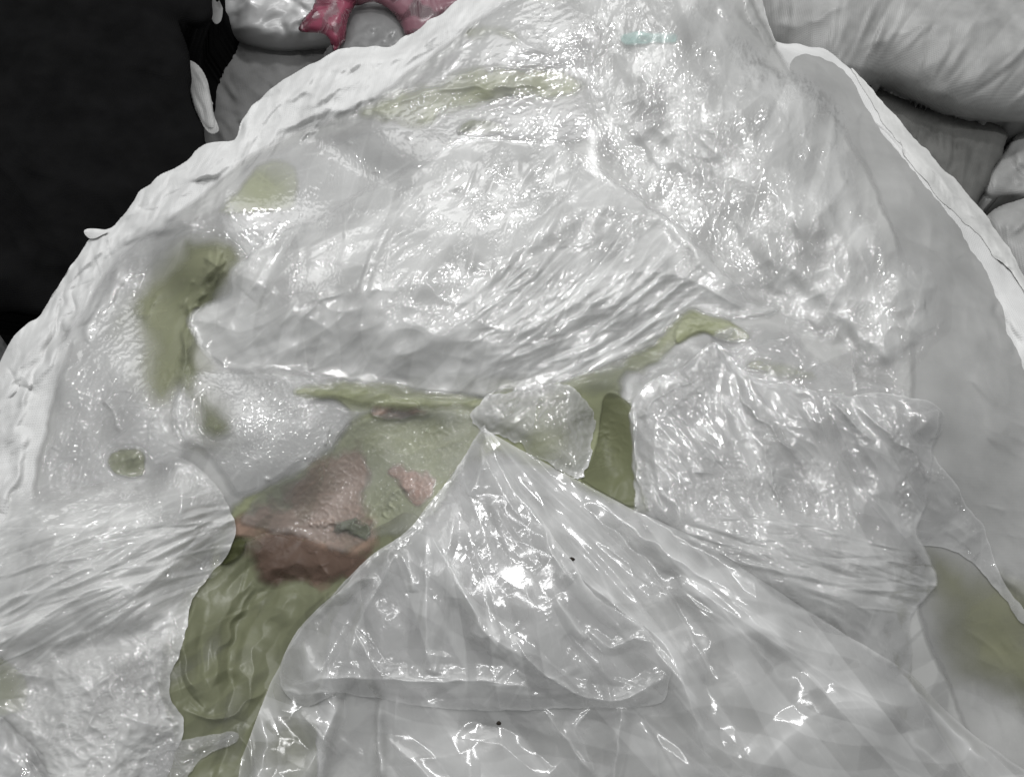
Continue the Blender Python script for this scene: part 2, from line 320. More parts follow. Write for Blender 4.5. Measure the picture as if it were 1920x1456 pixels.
# folded pale strip + sack scrap lower left
mound('folded_strip', [(352, 115), (372, 122), (388, 150), (396, 185), (402, 215), (410, 245), (392, 250), (375, 225), (360, 190), (354, 150)], .50, 8, 3,
      lambda r, s: r.ridge([(360, 125), (390, 165), (398, 215)], 7, 30, 'tent', wob=1) - r.ridge([(356, 150), (372, 190), (392, 245)], 6, 20, 'tent', wob=1), M_greysack2, 'narrow folded white strip hanging beside the black cloth', 'strip', stride=1, jit=.6, skirt=.48, bulge=0)
mound('loose_cord', [(384, -120), (386, -10), (392, 22), (402, 45), (414, 40), (418, 15), (410, 18), (404, 10), (398, -20), (398, -120)], .52, 10, 5,
      lambda r, s: 0 * s, M_greysack, 'thin pale loop of cord hanging at the top beside the black cloth', 'cord', stride=1, jit=.5, skirt=.505, bulge=0)
mound('scrap_bag', [(-120, 560), (0, 570), (60, 575), (110, 570), (120, 620), (60, 680), (0, 700), (-120, 720)], .30, 30, 20,
      lambda r, s: 7 * facets(r, 36, 86), M_greysack, 'grey scrap bag in the shade below the black cloth', 'bag')
# black cloth
mound('black_cloth', [(-155, -150), (395, -150), (396, -20), (398, 36), (370, 52), (335, 38), (352, 90), (360, 140), (357, 175), (368, 215), (384, 250), (380, 330), (300, 480), (120, 582), (0, 583), (-155, 590)], .57, 60, 40,
      lambda r, s: 18 * r.n(190, 91, -45, 2.5) + 4 * facets(r, 120, 93, -45, 2), M_black, 'matte black cloth hanging over the upper left corner', 'cloth', jit=1.5, skirt=.3, bulge=-.06)

# ------------------------------------------------------------------ the open sack
R0 = Reg((-200, -200, 2200, 2200))
OUT = [(-150, 900), (-60, 800), (-10, 700), (8, 660), (20, 640), (48, 608), (75, 590), (98, 552), (130, 505), (158, 462), (172, 443), (200, 430), (222, 414), (245, 382), (272, 350), (312, 324), (350, 301), (372, 276), (402, 267), (438, 262),
       (450, 235), (464, 208), (490, 183), (520, 156), (555, 136), (600, 112), (635, 94), (680, 88), (728, 86), (762, 70), (800, 44), (850, 8), (872, -20), (900, -80), (960, -150), (1380, -150), (1408, -90), (1422, -30), (1432, 18), (1445, 58), (1456, 78),
       (1500, 84), (1550, 95), (1590, 125), (1625, 160), (1662, 205), (1700, 245), (1745, 295), (1790, 345), (1830, 390), (1862, 430), (1900, 490), (1928, 540), (2000, 660), (2070, 850), (2085, 1500), (2080, 1610), (-150, 1610)]
Pout = cat(OUT, True, 3)
sdS = R0.sdf(Pout); TOP = -95 * np.exp(-np.clip(blur(sdS, 8), 0, None) / 55); sdS = sdS + 1.0 * R0.n(46, 101)
r = R0
TOP += 10 * r.n(420, 102) + r.bump(520, 1230, 150, 330, 20, -85) + r.bump(1140, 830, 60, 90, 20, -55) + r.bump(1850, 1270, 190, 330, 10, -140) + r.bump(360, 610, 90, 190, 60, -30) \
    + r.bump(880, 190, 260, 60, 10, -22) + r.bump(660, 310, 220, 55, -30, -50) + r.bump(600, 960, 170, 110, 30, -45)
# wrinkled collar of woven cloth along the left rim
bl = r.mask([(-150, 1100), (0, 1000), (60, 780), (150, 600), (250, 470), (420, 340), (640, 240), (860, 110), (1000, -100), (800, -200), (300, 100), (-100, 500)], 40)
TOP += bl * (2.6 * facets(r, 60, 105, 50, 4.5) + .8 * facets(r, 22, 108, 52, 4))
for P_, w_, a_ in [([(10, 690), (60, 740), (70, 690), (125, 590), (150, 500)], 5, -12), ([(0, 770), (60, 690), (95, 640), (120, 560), (150, 495)], 6, -13), ([(85, 600), (110, 560), (95, 640)], 4, -6), ([(250, 400), (290, 370), (320, 330), (350, 315)], 6, -10),
                   ([(270, 350), (262, 392), (300, 380), (340, 350), (420, 330)], 5, -8), ([(446, 262), (462, 226), (490, 195), (520, 165)], 6, -10), ([(420, 300), (445, 285), (455, 262), (470, 220)], 7, 12), ([(330, 340), (400, 325), (440, 300)], 8, 10),
                   ([(500, 215), (560, 180), (600, 165)], 8, 8), ([(560, 215), (620, 175), (700, 140)], 10, 8), ([(480, 270), (560, 225), (680, 190), (760, 150)], 10, 12), ([(600, 130), (680, 120), (760, 100)], 8, 8), ([(160, 640), (200, 560), (230, 500)], 9, 8),
                   ([(20, 850), (40, 760), (90, 680), (140, 610)], 9, 9), ([(0, 960), (30, 880), (45, 800)], 12, 14), ([(700, 130), (800, 80), (880, 30)], 9, 9), ([(210, 450), (300, 430), (360, 400), (400, 360)], 12, 8)]:
    TOP += r.ridge(P_, w_, a_ * 1.15, 'exp' if a_ < 0 else 'gauss', 3)
br = r.mask([(1440, 70), (1640, 180), (1860, 430), (2060, 800), (2080, 1400), (1980, 1400), (1880, 900), (1760, 520), (1600, 250)], 40)
TOP += br * (1.2 * facets(r, 90, 111, -52, 4))
for P_, w_, a_ in [([(1610, 220), (1650, 245), (1690, 285), (1720, 300)], 8, -12), ([(1720, 300), (1760, 350), (1800, 400), (1850, 440), (1900, 540)], 7, -10), ([(1800, 480), (1870, 570), (1915, 680)], 12, -10), ([(1690, 270), (1760, 330), (1840, 420), (1940, 560)], 7, 10),
                   ([(1340, 0), (1400, 50), (1450, 90)], 14, 12)]:
    TOP += r.ridge(P_, w_, a_, 'gauss', 3)
TOP += .7 * r.n(140, 115) * 3
TOP += bl * (r.cr(120, [(0, 960), (0, 700), (160, 460), (440, 270), (640, 110), (900, 10), (860, 120), (640, 220), (430, 340), (250, 450), (120, 620), (50, 800)], 50, 10, 190, 10, .5, 930).m)
TOP += bl * (r.cr(60, [(0, 960), (0, 700), (160, 460), (440, 270), (640, 110), (900, 10), (860, 120), (640, 220), (430, 340), (250, 450), (120, 620), (50, 800)], 60, 40, 60, 8, .3, 931).m)
sack = grid_mesh('woven_sack', r, sdS, TOP, M_sack, dens=None, skirt=0.004)
tag(sack, 'open white woven sack stuffed with clear plastic film, filling most of the view', 'sack')
sack.name = 'open_sack'

def patch(name, poly, relief, mat, gap=1.5, drape=6, edge=(0, 10), dens=None, jit=1.5, jl=18, stride=1, parent=None, label=None, cat_='plastic film', group='clear plastic film pieces in the sack', soft=0, upd=True, hem=0.0, smooth=True, film_tex=True, tex=(35, 4), creases=26, cslope=.07, layers=.13):
    global TOP
    P = cat(poly) if smooth else np.array(poly, float)
    r = Reg((P[:, 0].min() - 30, P[:, 1].min() - 30, P[:, 0].max() + 30, P[:, 1].max() + 30))
    sd = r.sdf(P) + jit * .35 * r.n(jl * 1.6, 400 + len(name)) + jit * r.n(jl * 5, 401)
    T = TOP[r.sl]
    r.acc = np.zeros(sd.shape); rel = relief(r, sd) if relief else 0
    if creases: rel = rel + r.cr(creases, poly, tex[0], 38, 120, 18, cslope, 50 + len(poly) + len(label or ''))
    fine = np.zeros(sd.shape)
    if isinstance(rel, Fine): fine = fine + .5 * rel.f; rel = rel.m
    sp = np.clip(sd, 0, None)
    h = blur(T, drape) + gap + edge[0] * np.exp(-sp / edge[1]) + rel
    lim = T + gap; d = h - lim
    h = lim + np.where(d > 0, np.sqrt(d * d + 1) , 1 / np.sqrt(d * d + 1)) * 1.0
    if soft > 9: x = np.clip(sd / soft, 0, 1); h = T + .4 + (h - T - .4) * x * x * (3 - 2 * x)
    dn = np.ones(sd.shape)
    if dens is not None: dn = dn * dens(r, sd)
    if film_tex:      # doubled layers and pleats make the film milkier along lines
        ta, tn = tex; n1 = np.exp(-np.abs(r.n(60, 700 + len(poly), ta, tn)) * 11); n2 = np.exp(-np.abs(r.n(40, 720 + len(poly), ta - 22, tn)) * 11)
        dn = dn * (.93 + .10 * r.n(120, 740 + len(poly)) + .10 * n1 + .07 * n2 + .34 * np.clip(r.acc, 0, 1.2) + layers * np.tanh(9 * r.n(110, 760 + len(poly), ta, max(tn, 3))) + layers * .7 * np.tanh(9 * r.n(80, 780 + len(poly), ta + 40, 3)))
    if soft: dn = dn * np.clip(sp / soft, 0, 1) ** 1.2
    if hem: dn = dn * (1 + hem * np.exp(-sp / 3.0))
    o = grid_mesh(name, r, sd, h, mat, dens=dn, stride=stride, parent=parent, fine=fine)
    if upd: TOP[r.sl] = np.where(sd > 0, h, T)
    if parent is None: tag(o, label, cat_, group)
    return o
# hems of the sack mouth
def rope(r, sd): return 4.5 * (1 - np.exp(-np.clip(sd, 0, None) / 5)) + 1.2 * facets(r, 30, 121, -50, 3)
patch('hem', [(1596, 128), (1628, 160), (1660, 196), (1700, 240), (1745, 290), (1790, 338), (1832, 385), (1868, 430), (1905, 490), (1950, 560), (1940, 575), (1890, 505), (1850, 450), (1800, 388), (1745, 332), (1700, 285), (1660, 235), (1640, 200)], rope, M_hem, gap=1, jit=1.5, parent=sack)
patch('hem', [(1690, 262), (1740, 310), (1790, 362), (1830, 402), (1880, 460), (1935, 545), (1925, 552), (1865, 480), (1815, 420), (1770, 382), (1735, 340), (1700, 295)], rope, M_hem, gap=1, jit=2, parent=sack)
patch('hem', [(1400, -60), (1422, -30), (1434, 18), (1447, 60), (1455, 80), (1440, 86), (1425, 60), (1405, 40), (1395, 0)], rope, M_hem, gap=2, jit=1, parent=sack)
patch('hem', [(157, 434), (166, 427), (190, 428), (203, 434), (184, 446), (166, 446)], lambda r, s: 5 * (1 - np.exp(-np.clip(s, 0, None) / 6)), M_sack, gap=2, jit=.8, parent=sack)
# grey inner side of the sack, right
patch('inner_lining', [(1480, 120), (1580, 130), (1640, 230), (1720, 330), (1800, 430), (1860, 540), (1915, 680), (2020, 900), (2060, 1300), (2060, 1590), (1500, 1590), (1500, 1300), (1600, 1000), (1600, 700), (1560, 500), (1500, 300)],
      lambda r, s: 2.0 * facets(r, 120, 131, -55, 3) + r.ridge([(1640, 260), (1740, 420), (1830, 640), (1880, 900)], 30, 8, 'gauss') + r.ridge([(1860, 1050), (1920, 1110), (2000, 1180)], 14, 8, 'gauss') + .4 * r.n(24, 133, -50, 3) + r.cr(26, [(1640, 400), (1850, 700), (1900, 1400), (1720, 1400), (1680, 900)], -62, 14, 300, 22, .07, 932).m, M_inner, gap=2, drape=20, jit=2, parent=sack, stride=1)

G_OL = 'olive film showing in the gaps'
def olive(poly, label, relief=None, mat=M_olive, soft=22, jit=6, group=G_OL, name='olive_film', **k):
    k.setdefault('layers', .04)
    return patch(name, poly, relief or (lambda r, s: 2.5 * facets(r, 60, 141, 40, 2)), mat, gap=1.2, drape=8, jit=jit, jl=26, soft=soft, label=label, group=group, **k)
# big bed under the film
bed = patch('film_bed', [(60, 900), (110, 700), (190, 520), (330, 400), (480, 280), (700, 180), (900, 30), (1100, -60), (1360, -60), (1480, 120), (1600, 260), (1700, 500), (1720, 800), (1720, 1100), (1700, 1590), (-60, 1590), (0, 1200)],
      lambda r, s: 4 * facets(r, 110, 151, 20, 1.6) + 3 * facets(r, 44, 155), film('bed_film', (.50, .50, .49), .97, .22, .1, .3), gap=2, drape=16, label='grey layer of packed film lying beneath all the loose pieces in the sack', soft=14)
olive([(672, 214), (700, 188), (760, 160), (830, 138), (900, 126), (1000, 124), (1060, 132), (1112, 160), (1060, 188), (1000, 190), (930, 196), (880, 208), (830, 218), (790, 240), (740, 226), (700, 222)], 'long olive arc of film near the top left of the heap',
      lambda r, s: r.ridge([(700, 210), (800, 175), (900, 165), (1060, 160)], 12, 9) + r.ridge([(760, 225), (850, 200), (960, 185)], 8, -8))
olive([(858, 250), (864, 228), (900, 220), (940, 232), (948, 248), (900, 256)], 'small dark olive scrap just above the bright central bulge', mat=M_olive2, soft=8, jit=2)
olive([(868, 64), (890, 46), (940, 44), (975, 62), (968, 86), (930, 72), (885, 78)], 'faint olive scrap high up near the far rim', soft=14, jit=3)
olive([(412, 396), (440, 360), (468, 318), (500, 300), (548, 306), (564, 342), (552, 388), (500, 402), (450, 404)], 'olive wedge under clear film beside the left rim', lambda r, s: r.ridge([(430, 395), (470, 350), (490, 315)], 8, -8) + 2 * facets(r, 30, 161, 70, 3), soft=12, jit=3)
olive([(338, 452), (360, 442), (430, 452), (446, 488), (425, 520), (420, 600), (380, 640), (360, 700), (385, 730), (420, 768), (438, 800), (410, 818), (375, 808), (366, 770), (338, 725), (300, 750), (282, 705), (290, 650), (262, 600), (220, 616), (205, 600), (255, 560), (290, 525), (325, 500)],
      'tall dark olive gap left of the central bulge', lambda r, s: r.ridge([(430, 490), (390, 515), (350, 590), (348, 650), (370, 710)], 30, 26, 'tent') + r.cr(30, [(340, 450), (440, 460), (420, 600), (370, 720), (300, 740), (270, 600)], 62, 14, 160, 14, .3, 960) + r.ridge([(400, 495), (370, 540), (330, 600), (310, 690)], 26, -24, 'gauss') + 2 * facets(r, 50, 163, 60, 2), M_olive2, soft=26, jit=4)
olive([(204, 846), (266, 842), (270, 892), (212, 888)], 'small square olive scrap in the left film', soft=6, jit=2, mat=M_olive2)
olive([(-60, 1230), (0, 1236), (46, 1265), (52, 1330), (10, 1340), (-60, 1350)], 'olive scrap at the left edge near the bottom', soft=8, jit=3)
mid = olive([(545, 735), (600, 712), (700, 705), (850, 700), (1000, 700), (1120, 690), (1260, 590), (1300, 575), (1390, 605), (1420, 632), (1330, 628), (1296, 640), (1262, 668), (1210, 700), (1180, 735), (1205, 900), (1210, 960), (1120, 940), (1000, 880), (900, 860), (860, 920), (780, 1000), (640, 1090), (400, 1120), (420, 960), (520, 900), (600, 840), (640, 780)],
      'wide olive band of film below the central bulge', lambda r, s: r.ridge([(600, 750), (760, 760), (900, 760), (1080, 740), (1220, 690), (1290, 620)], 26, -14, 'gauss') + r.ridge([(700, 980), (740, 930), (790, 890)], 10, 6) + 2.5 * facets(r, 40, 165), soft=14, jit=5)
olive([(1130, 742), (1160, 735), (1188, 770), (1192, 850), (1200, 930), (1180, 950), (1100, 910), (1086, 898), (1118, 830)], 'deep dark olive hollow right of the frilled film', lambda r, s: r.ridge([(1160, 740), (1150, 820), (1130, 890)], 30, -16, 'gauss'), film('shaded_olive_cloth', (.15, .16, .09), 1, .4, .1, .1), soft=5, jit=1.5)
olive([(1720, 1020), (1860, 1050), (2000, 1120), (2030, 1400), (1880, 1330), (1760, 1260)], 'faint olive stain of film on the right inner wall', soft=95, jit=4, creases=0, relief=lambda r, s: 0 * s, mat=film('faint_olive_film', (.26, .265, .17), .75, .4, .1, .1))
olive([(200, 560), (300, 440), (450, 420), (470, 520), (400, 620), (440, 760), (470, 830), (380, 860), (260, 780), (190, 650)], 'faint wide olive haze of film around the tall dark olive gap', mat=film('faint_olive_film_b', (.33, .34, .225), .8, .3, .1, .1), soft=60, dens=lambda r, s: .6 + 0 * s, creases=10)
# draped olive film, lower left
fol = patch('olive_film', [(415, 1068), (445, 1022), (490, 1004), (560, 1010), (660, 1010), (760, 960), (790, 1010), (640, 1140), (600, 1300), (560, 1590), (290, 1590), (330, 1400), (300, 1300), (310, 1200), (350, 1110)],
      lambda r, s: 16 * (1 - np.exp(-np.clip(s, 0, None) / 18)) + r.ridge([(640, 1090), (520, 1090), (450, 1160), (425, 1240), (440, 1290), (425, 1345)], 27, -12.8, 'tent') + r.ridge([(560, 1110), (480, 1200), (470, 1290), (450, 1350)], 30, 9.6, 'tent') + r.ridge([(370, 1120), (345, 1220), (370, 1300), (395, 1330)], 23, 9.6, 'tent')
      + r.ridge([(330, 1220), (350, 1290), (385, 1325)], 13, -6.4, 'tent') + r.ridge([(340, 1330), (400, 1350), (460, 1320), (500, 1290)], 9, 9) + r.ridge([(480, 1100), (430, 1180), (400, 1260)], 7, 6) + r.ridge([(440, 1360), (470, 1420), (480, 1500)], 14, 12) + .8 * facets(r, 110, 171, 60, 2) + r.cr(30, [(330, 1150), (480, 1020), (640, 1080), (560, 1400), (330, 1400)], 62, 22, 180, 20, .16, 940),
      film('draped_olive_film', (.205, .215, .135), .97, .3, .25, .15), gap=3, drape=14, jit=1.5, label='smooth draped olive green film between the left bundle and the front sheet', group=G_OL, hem=.2)
patch('brown_film', [(440, 962), (500, 935), (548, 905), (566, 870), (596, 842), (680, 832), (704, 880), (704, 950), (720, 975), (700, 1040), (640, 1092), (560, 1095), (500, 1068), (430, 1004)],
      lambda r, s: r.ridge([(430, 1000), (480, 1000), (560, 990), (600, 1020)], 9, -14, 'gauss') + r.ridge([(560, 990), (620, 980), (690, 1000)], 10, 8) + 3 * facets(r, 34, 175), M_brown, gap=1.5, drape=5, jit=7, soft=26, label='reddish brown film patch in the middle left gap', group='brown film in the gap')
patch('brown_film', [(436, 1010), (480, 1000), (540, 990), (600, 1010), (660, 1030), (700, 1020), (690, 1050), (640, 1094), (560, 1100), (500, 1105), (455, 1050)], lambda r, s: r.ridge([(560, 1000), (600, 1050), (620, 1090)], 12, 8) + 2 * facets(r, 60, 179), film('dark_brown_film', (.13, .088, .068), .9, .4, .2, .08), gap=1.5, drape=5, jit=3, soft=24, label='dark brown film fold lying on the draped olive film', group='brown film in the gap')
patch('brown_film', [(722, 880), (760, 868), (812, 890), (815, 920), (785, 945), (765, 930), (740, 905)], lambda r, s: 2 * facets(r, 24, 177), film('pink_brown_film', (.42, .26, .20), .7, .3, .2, .3), gap=1.2, drape=5, jit=4, soft=10, label='small pinkish brown scrap left of the front sheet peak', group='brown film in the gap')
patch('brown_film', [(702, 758), (755, 750), (800, 765), (790, 782), (700, 784)], None, film('pink_brown_film_pale', (.42, .28, .22), .6, .3, .2, .3), gap=1.2, drape=5, jit=3, soft=8, label='pale pinkish brown scrap just under the central bulge', group='brown film in the gap')
patch('olive_film', [(620, 985), (650, 972), (690, 975), (704, 1000), (680, 1012), (640, 1000)], None, film('deep_green_film', (.09, .10, .055), .9, .4, .1, .05), gap=1, drape=4, jit=5, jl=8, soft=13, label='tiny very dark green hollow between brown film folds', group=G_OL)
patch('olive_film', [(428, 1008), (470, 1006), (462, 1030), (440, 1052), (410, 1056)], None, film('gap_shade_green', (.06, .065, .03), .95, .4, .1, .05), gap=1, drape=4, jit=2, soft=9, label='very dark green sliver coloured as gap shade right of the left bundle', group=G_OL)  # dark patch whose colour stands for the shade in a gap

# ------------------------------------------------------------------ the clear film pieces
def sp(r, lam, seed, ang, an):
    lam = max(lam * .55, 7); an = max(an, 2.2)
    cl = np.clip(.55 + .55 * nz(70, seed + 50)[r.sl], .08, 2.0)
    return Fine(r, .8 * cl * (-np.abs(r.n(lam, seed, ang, an)) * .8 + .6 * r.n(lam * .75, seed + 3, ang, an)))
def dl(r, pts, w, amp, lam=13, seed=990): return Fine(r, r.ridge(pts, w, amp, 'gauss', 2) * nz(lam, seed)[r.sl] * 2)
def ff(r, lam, seed, ang=0, an=1.0): return Fine(r, facets(r, lam, seed, ang, an))
patch('clear_film', [(620, 236), (660, 200), (760, 140), (850, 80), (900, 20), (1000, -40), (1100, 20), (1110, 250), (1040, 275), (930, 270), (850, 275), (760, 240)],
      lambda r, s: 1.50 * facets(r, 90, 201, 15, 3) + r.ridge([(700, 195), (800, 150), (900, 130), (1060, 120)], 10, 6) + r.ridge([(780, 240), (880, 205), (1060, 190)], 10, 7) + 1.0 * ff(r, 26, 203, 30, 3) + r.ridge([(830, 110), (930, 60), (1000, 90), (1060, 120)], 14, 8),
      M_thin, dens=lambda r, s: .45 + .45 * r.mask([(560, 270), (700, 225), (860, 240), (1080, 210), (1080, 280), (700, 300)], 20) + .5 * r.mask([(780, 110), (900, 30), (1080, 20), (1080, 110), (900, 115)], 20), jit=2, soft=20, label='thin clear film over the olive arc at top left of the heap')
patch('clear_film', [(395, 415), (430, 330), (500, 280), (560, 255), (640, 235), (760, 226), (850, 262), (840, 330), (700, 400), (600, 450), (520, 490), (470, 500), (430, 470)],
      lambda r, s: 1.25 * facets(r, 100, 205, 20, 3) + r.mask([(560, 280), (700, 270), (720, 380), (560, 400)], 50) * 1.2 * sp(r, 12, 207, 85, 3) + r.bump(765, 258, 10, 9, 0, 6) + r.bump(655, 268, 8, 6, 0, 4) + .5 * ff(r, 24, 208),
      M_thin, dens=lambda r, s: 1.0 - .85 * r.bump(490, 355, 70, 50, 0, 1, 3), jit=2, label='flat smooth clear film between the left rim and the central bulge', soft=24)
patch('clear_film', [(60, 900), (85, 760), (105, 640), (160, 530), (230, 450), (330, 400), (420, 400), (470, 430), (430, 470), (345, 470), (300, 530), (270, 580), (290, 660), (300, 740), (335, 700), (365, 760), (355, 880), (290, 910), (180, 930), (80, 950)],
      lambda r, s: 1.75 * facets(r, 85, 211, 50, 2) + 1.2 * ff(r, 30, 213, 30, 2) + r.ridge([(190, 755), (215, 740), (258, 735)], 4, 5) + r.ridge([(195, 745), (215, 780), (228, 808)], 5, 8) + r.ridge([(95, 790), (92, 830), (110, 850)], 4, 6) + r.ridge([(300, 750), (285, 800), (275, 860)], 4, 6)
      + r.mask([(80, 780), (280, 740), (300, 900), (100, 900)], 40) * 1.4 * sp(r, 22, 215, 50, 2),
      M_thin, dens=lambda r, s: (.95 - .75 * r.bump(238, 866, 46, 34, 0, 1, 6)) * (1 - .8 * r.mask([(338, 452), (360, 442), (430, 452), (446, 488), (425, 520), (420, 600), (380, 640), (360, 700), (385, 730), (420, 768), (438, 800), (410, 818), (375, 808), (366, 770), (338, 725), (300, 750), (282, 705), (290, 650), (262, 600), (255, 560), (290, 525), (325, 500)], 18)) , jit=3, soft=34, label='clear film with sharp crossed creases inside the left rim')
patch('clear_film', [(318, 770), (345, 700), (420, 690), (520, 690), (620, 715), (640, 748), (710, 768), (655, 805), (630, 850), (560, 880), (500, 920), (445, 935), (415, 900), (375, 850), (335, 830)],
      lambda r, s: 1.75 * facets(r, 60, 221, 30, 2) + r.mask([(500, 780), (640, 790), (600, 860), (490, 860)], 20) * 2.5 * sp(r, 16, 223, 50, 2) + r.ridge([(622, 800), (614, 815), (612, 838)], 4, 8) + r.bump(500, 897, 10, 6, -20, 7) + .8 * ff(r, 20, 225),
      M_thin, dens=lambda r, s: 1 - .8 * r.bump(395, 770, 34, 55, -20, 1, 3), jit=2, label='grey clear film with small sparkles left of the brown patch', soft=16)
patch('clear_film', [(452, 985), (470, 940), (545, 880), (620, 815), (690, 775), (760, 770), (900, 765), (940, 790), (905, 830), (850, 900), (770, 1000), (700, 1010), (640, 1040), (540, 1000)],
      lambda r, s: 2.00 * facets(r, 48, 231, 40, 1.6) + r.mask([(690, 800), (880, 790), (800, 960), (680, 940)], 30) * 3.0 * sp(r, 17, 233, 50, 1.8) + 1.4 * sp(r, 11, 235, 60, 2) + r.ridge([(700, 770), (660, 815)], 3, 5, curve=False) + r.ridge([(740, 870), (800, 840), (880, 825)], 4, 6),
      M_vthin, jit=3, soft=10, label='very thin glossy film stretched over the brown and olive gap')
patch('clear_film', [(430, 690), (560, 680), (760, 690), (1000, 690), (1180, 640), (1290, 640), (1345, 650), (1300, 720), (1200, 760), (1100, 745), (960, 790), (800, 800), (640, 770), (520, 780)],
      lambda r, s: 2.5 * facets(r, 70, 237, 10, 3) + .6 * sp(r, 18, 238, 30, 3), M_vthin, dens=lambda r, s: 1.0 + 0 * s, jit=4, soft=30, label='hazy film strip crossing under the lower edge of the central bulge')
olive([(560, 722), (620, 716), (760, 730), (900, 742), (1000, 738), (1080, 726), (1080, 748), (960, 762), (800, 772), (680, 765), (560, 745)], 'narrow olive band directly under the edge of the central bulge', mat=M_olive, soft=14, jit=3, dens=lambda r, s: .8 + 0 * s)
olive([(345, 640), (375, 690), (372, 740), (395, 760), (430, 790), (438, 812), (400, 822), (372, 810), (366, 770), (335, 735), (328, 690)], 'olive strip running down below the tall dark olive gap', mat=M_olive2, soft=24, jit=3, dens=lambda r, s: .5 + 0 * s)
olive([(1290, 592), (1340, 600), (1400, 612), (1410, 640), (1360, 640), (1310, 625), (1270, 650), (1262, 620)], 'small olive scrap under the right tip of the central bulge', mat=M_olive, soft=8, jit=2)
olive([(1405, 670), (1450, 676), (1520, 690), (1530, 712), (1460, 708), (1400, 695)], 'faint olive scrap between the upper right and lower right sheets', mat=M_olive, soft=14, jit=3, dens=lambda r, s: .7 + 0 * s)
# frilled piece right of centre
patch('clear_film', [(880, 775), (925, 742), (1000, 720), (1062, 722), (1098, 752), (1114, 800), (1108, 855), (1090, 898), (1052, 884), (1010, 858), (960, 828), (915, 815)],
      lambda r, s: 14 * (1 - np.exp(-(np.clip(s, 0, None) / 23) ** 2)) + 3.5 * ff(r, 34, 241, 75, 2) + r.mask([(1050, 740), (1110, 760), (1110, 890), (1060, 880)], 16) * 2.6 * sp(r, 15, 243, 20, 1.6),
      M_thin, dens=lambda r, s: 1.0 - .75 * r.bump(1010, 835, 60, 34, 30, 1, 3), jit=3, jl=12, label='small frilled clear film flap right of the front sheet peak', hem=.4)
B_ = [(430, 700), (385, 670), (352, 620), (350, 590), (380, 560), (425, 545), (428, 505), (470, 472), (520, 432), (600, 396), (700, 345), (772, 310), (832, 272), (880, 257), (962, 257), (1040, 264), (1100, 290), (1150, 330), (1205, 366), (1290, 432), (1342, 482), (1388, 532), (1425, 566), (1466, 575), (1446, 592), (1405, 606), (1345, 598), (1292, 588), (1262, 618), (1228, 650), (1150, 682), (1070, 716), (980, 737), (880, 748), (780, 738), (690, 722), (600, 712), (520, 700)]
# upper right film
A_ = [(900, -110), (965, -30), (1050, 20), (1075, 80), (1072, 150), (1088, 230), (1125, 320), (1190, 390), (1290, 450), (1345, 505), (1400, 570), (1470, 615), (1570, 690), (1695, 728), (1706, 700), (1742, 665), (1782, 605), (1786, 520), (1752, 470), (1705, 445), (1665, 400), (1625, 300), (1604, 205), (1545, 130), (1455, 82), (1400, 30), (1350, -110)]
patch('clear_film', A_,
      lambda r, s: 50 * (1 - np.exp(-(np.clip(s, 0, None) / 120) ** 1.8)) - r.mask(B_, 60) * 20 + 3.00 * facets(r, 110, 251, 70, 1.6) + 1.2 * ff(r, 30, 253, 65, 1.8)
      + r.bump(1525, 400, 48, 44, 0, 14, 4) + r.bump(1500, 210, 90, 60, -30, 12, 3) + r.bump(1720, 560, 58, 80, 0, 12, 4) + r.bump(1240, 330, 120, 110, -30, -16) + r.bump(1400, 420, 80, 60, -30, -8)
      + r.ridge([(1380, 400), (1440, 470), (1560, 560), (1680, 690)], 26, 12, 'gauss') + r.ridge([(1200, 30), (1190, 120), (1230, 220)], 24, 8, 'gauss')
      + r.mask([(1070, -60), (1400, -60), (1360, 160), (1300, 300), (1130, 300), (1090, 120)], 50) * 1.22 * sp(r, 13, 255, 68, 2.6) + r.mask([(1330, 130), (1500, 150), (1600, 210), (1560, 330), (1300, 330)], 40) * 1.38 * sp(r, 14, 257, 55, 1.8)
      + r.mask([(1330, 400), (1480, 370), (1570, 370), (1690, 500), (1710, 690), (1620, 650), (1480, 560), (1400, 520)], 40) * 1.54 * sp(r, 15, 259, 50, 1.8) + r.ridge([(1690, 490), (1770, 500), (1778, 560), (1740, 660)], 6, 6) + .3 * sp(r, 10, 261, 60, 2),
      M_film, dens=lambda r, s: 1.0 + .15 * r.n(160, 262), drape=14, jit=2, label='big crumpled clear film sheet covering the upper right of the heap', soft=60, tex=(65, 3))
tape = patch('cyan_tape', [(1166, 62), (1210, 60), (1264, 62), (1266, 82), (1215, 84), (1166, 82)], None, M_cyan, gap=1.2, drape=2, jit=2, soft=5, label='short pale cyan strip stuck on the film near the top', cat_='tape', group=None)
# small film between B and D on the right
patch('clear_film', [(1330, 628), (1400, 605), (1480, 620), (1560, 680), (1640, 716), (1700, 724), (1700, 760), (1560, 760), (1420, 720), (1360, 690)],
      lambda r, s: 1.50 * facets(r, 44, 265, -20, 2) + 1.2 * sp(r, 20, 267, -20, 2), M_thin, dens=lambda r, s: .7 + 0 * s, jit=2, soft=10, label='thin film in the fold between the upper right sheet and the lower right sheet')
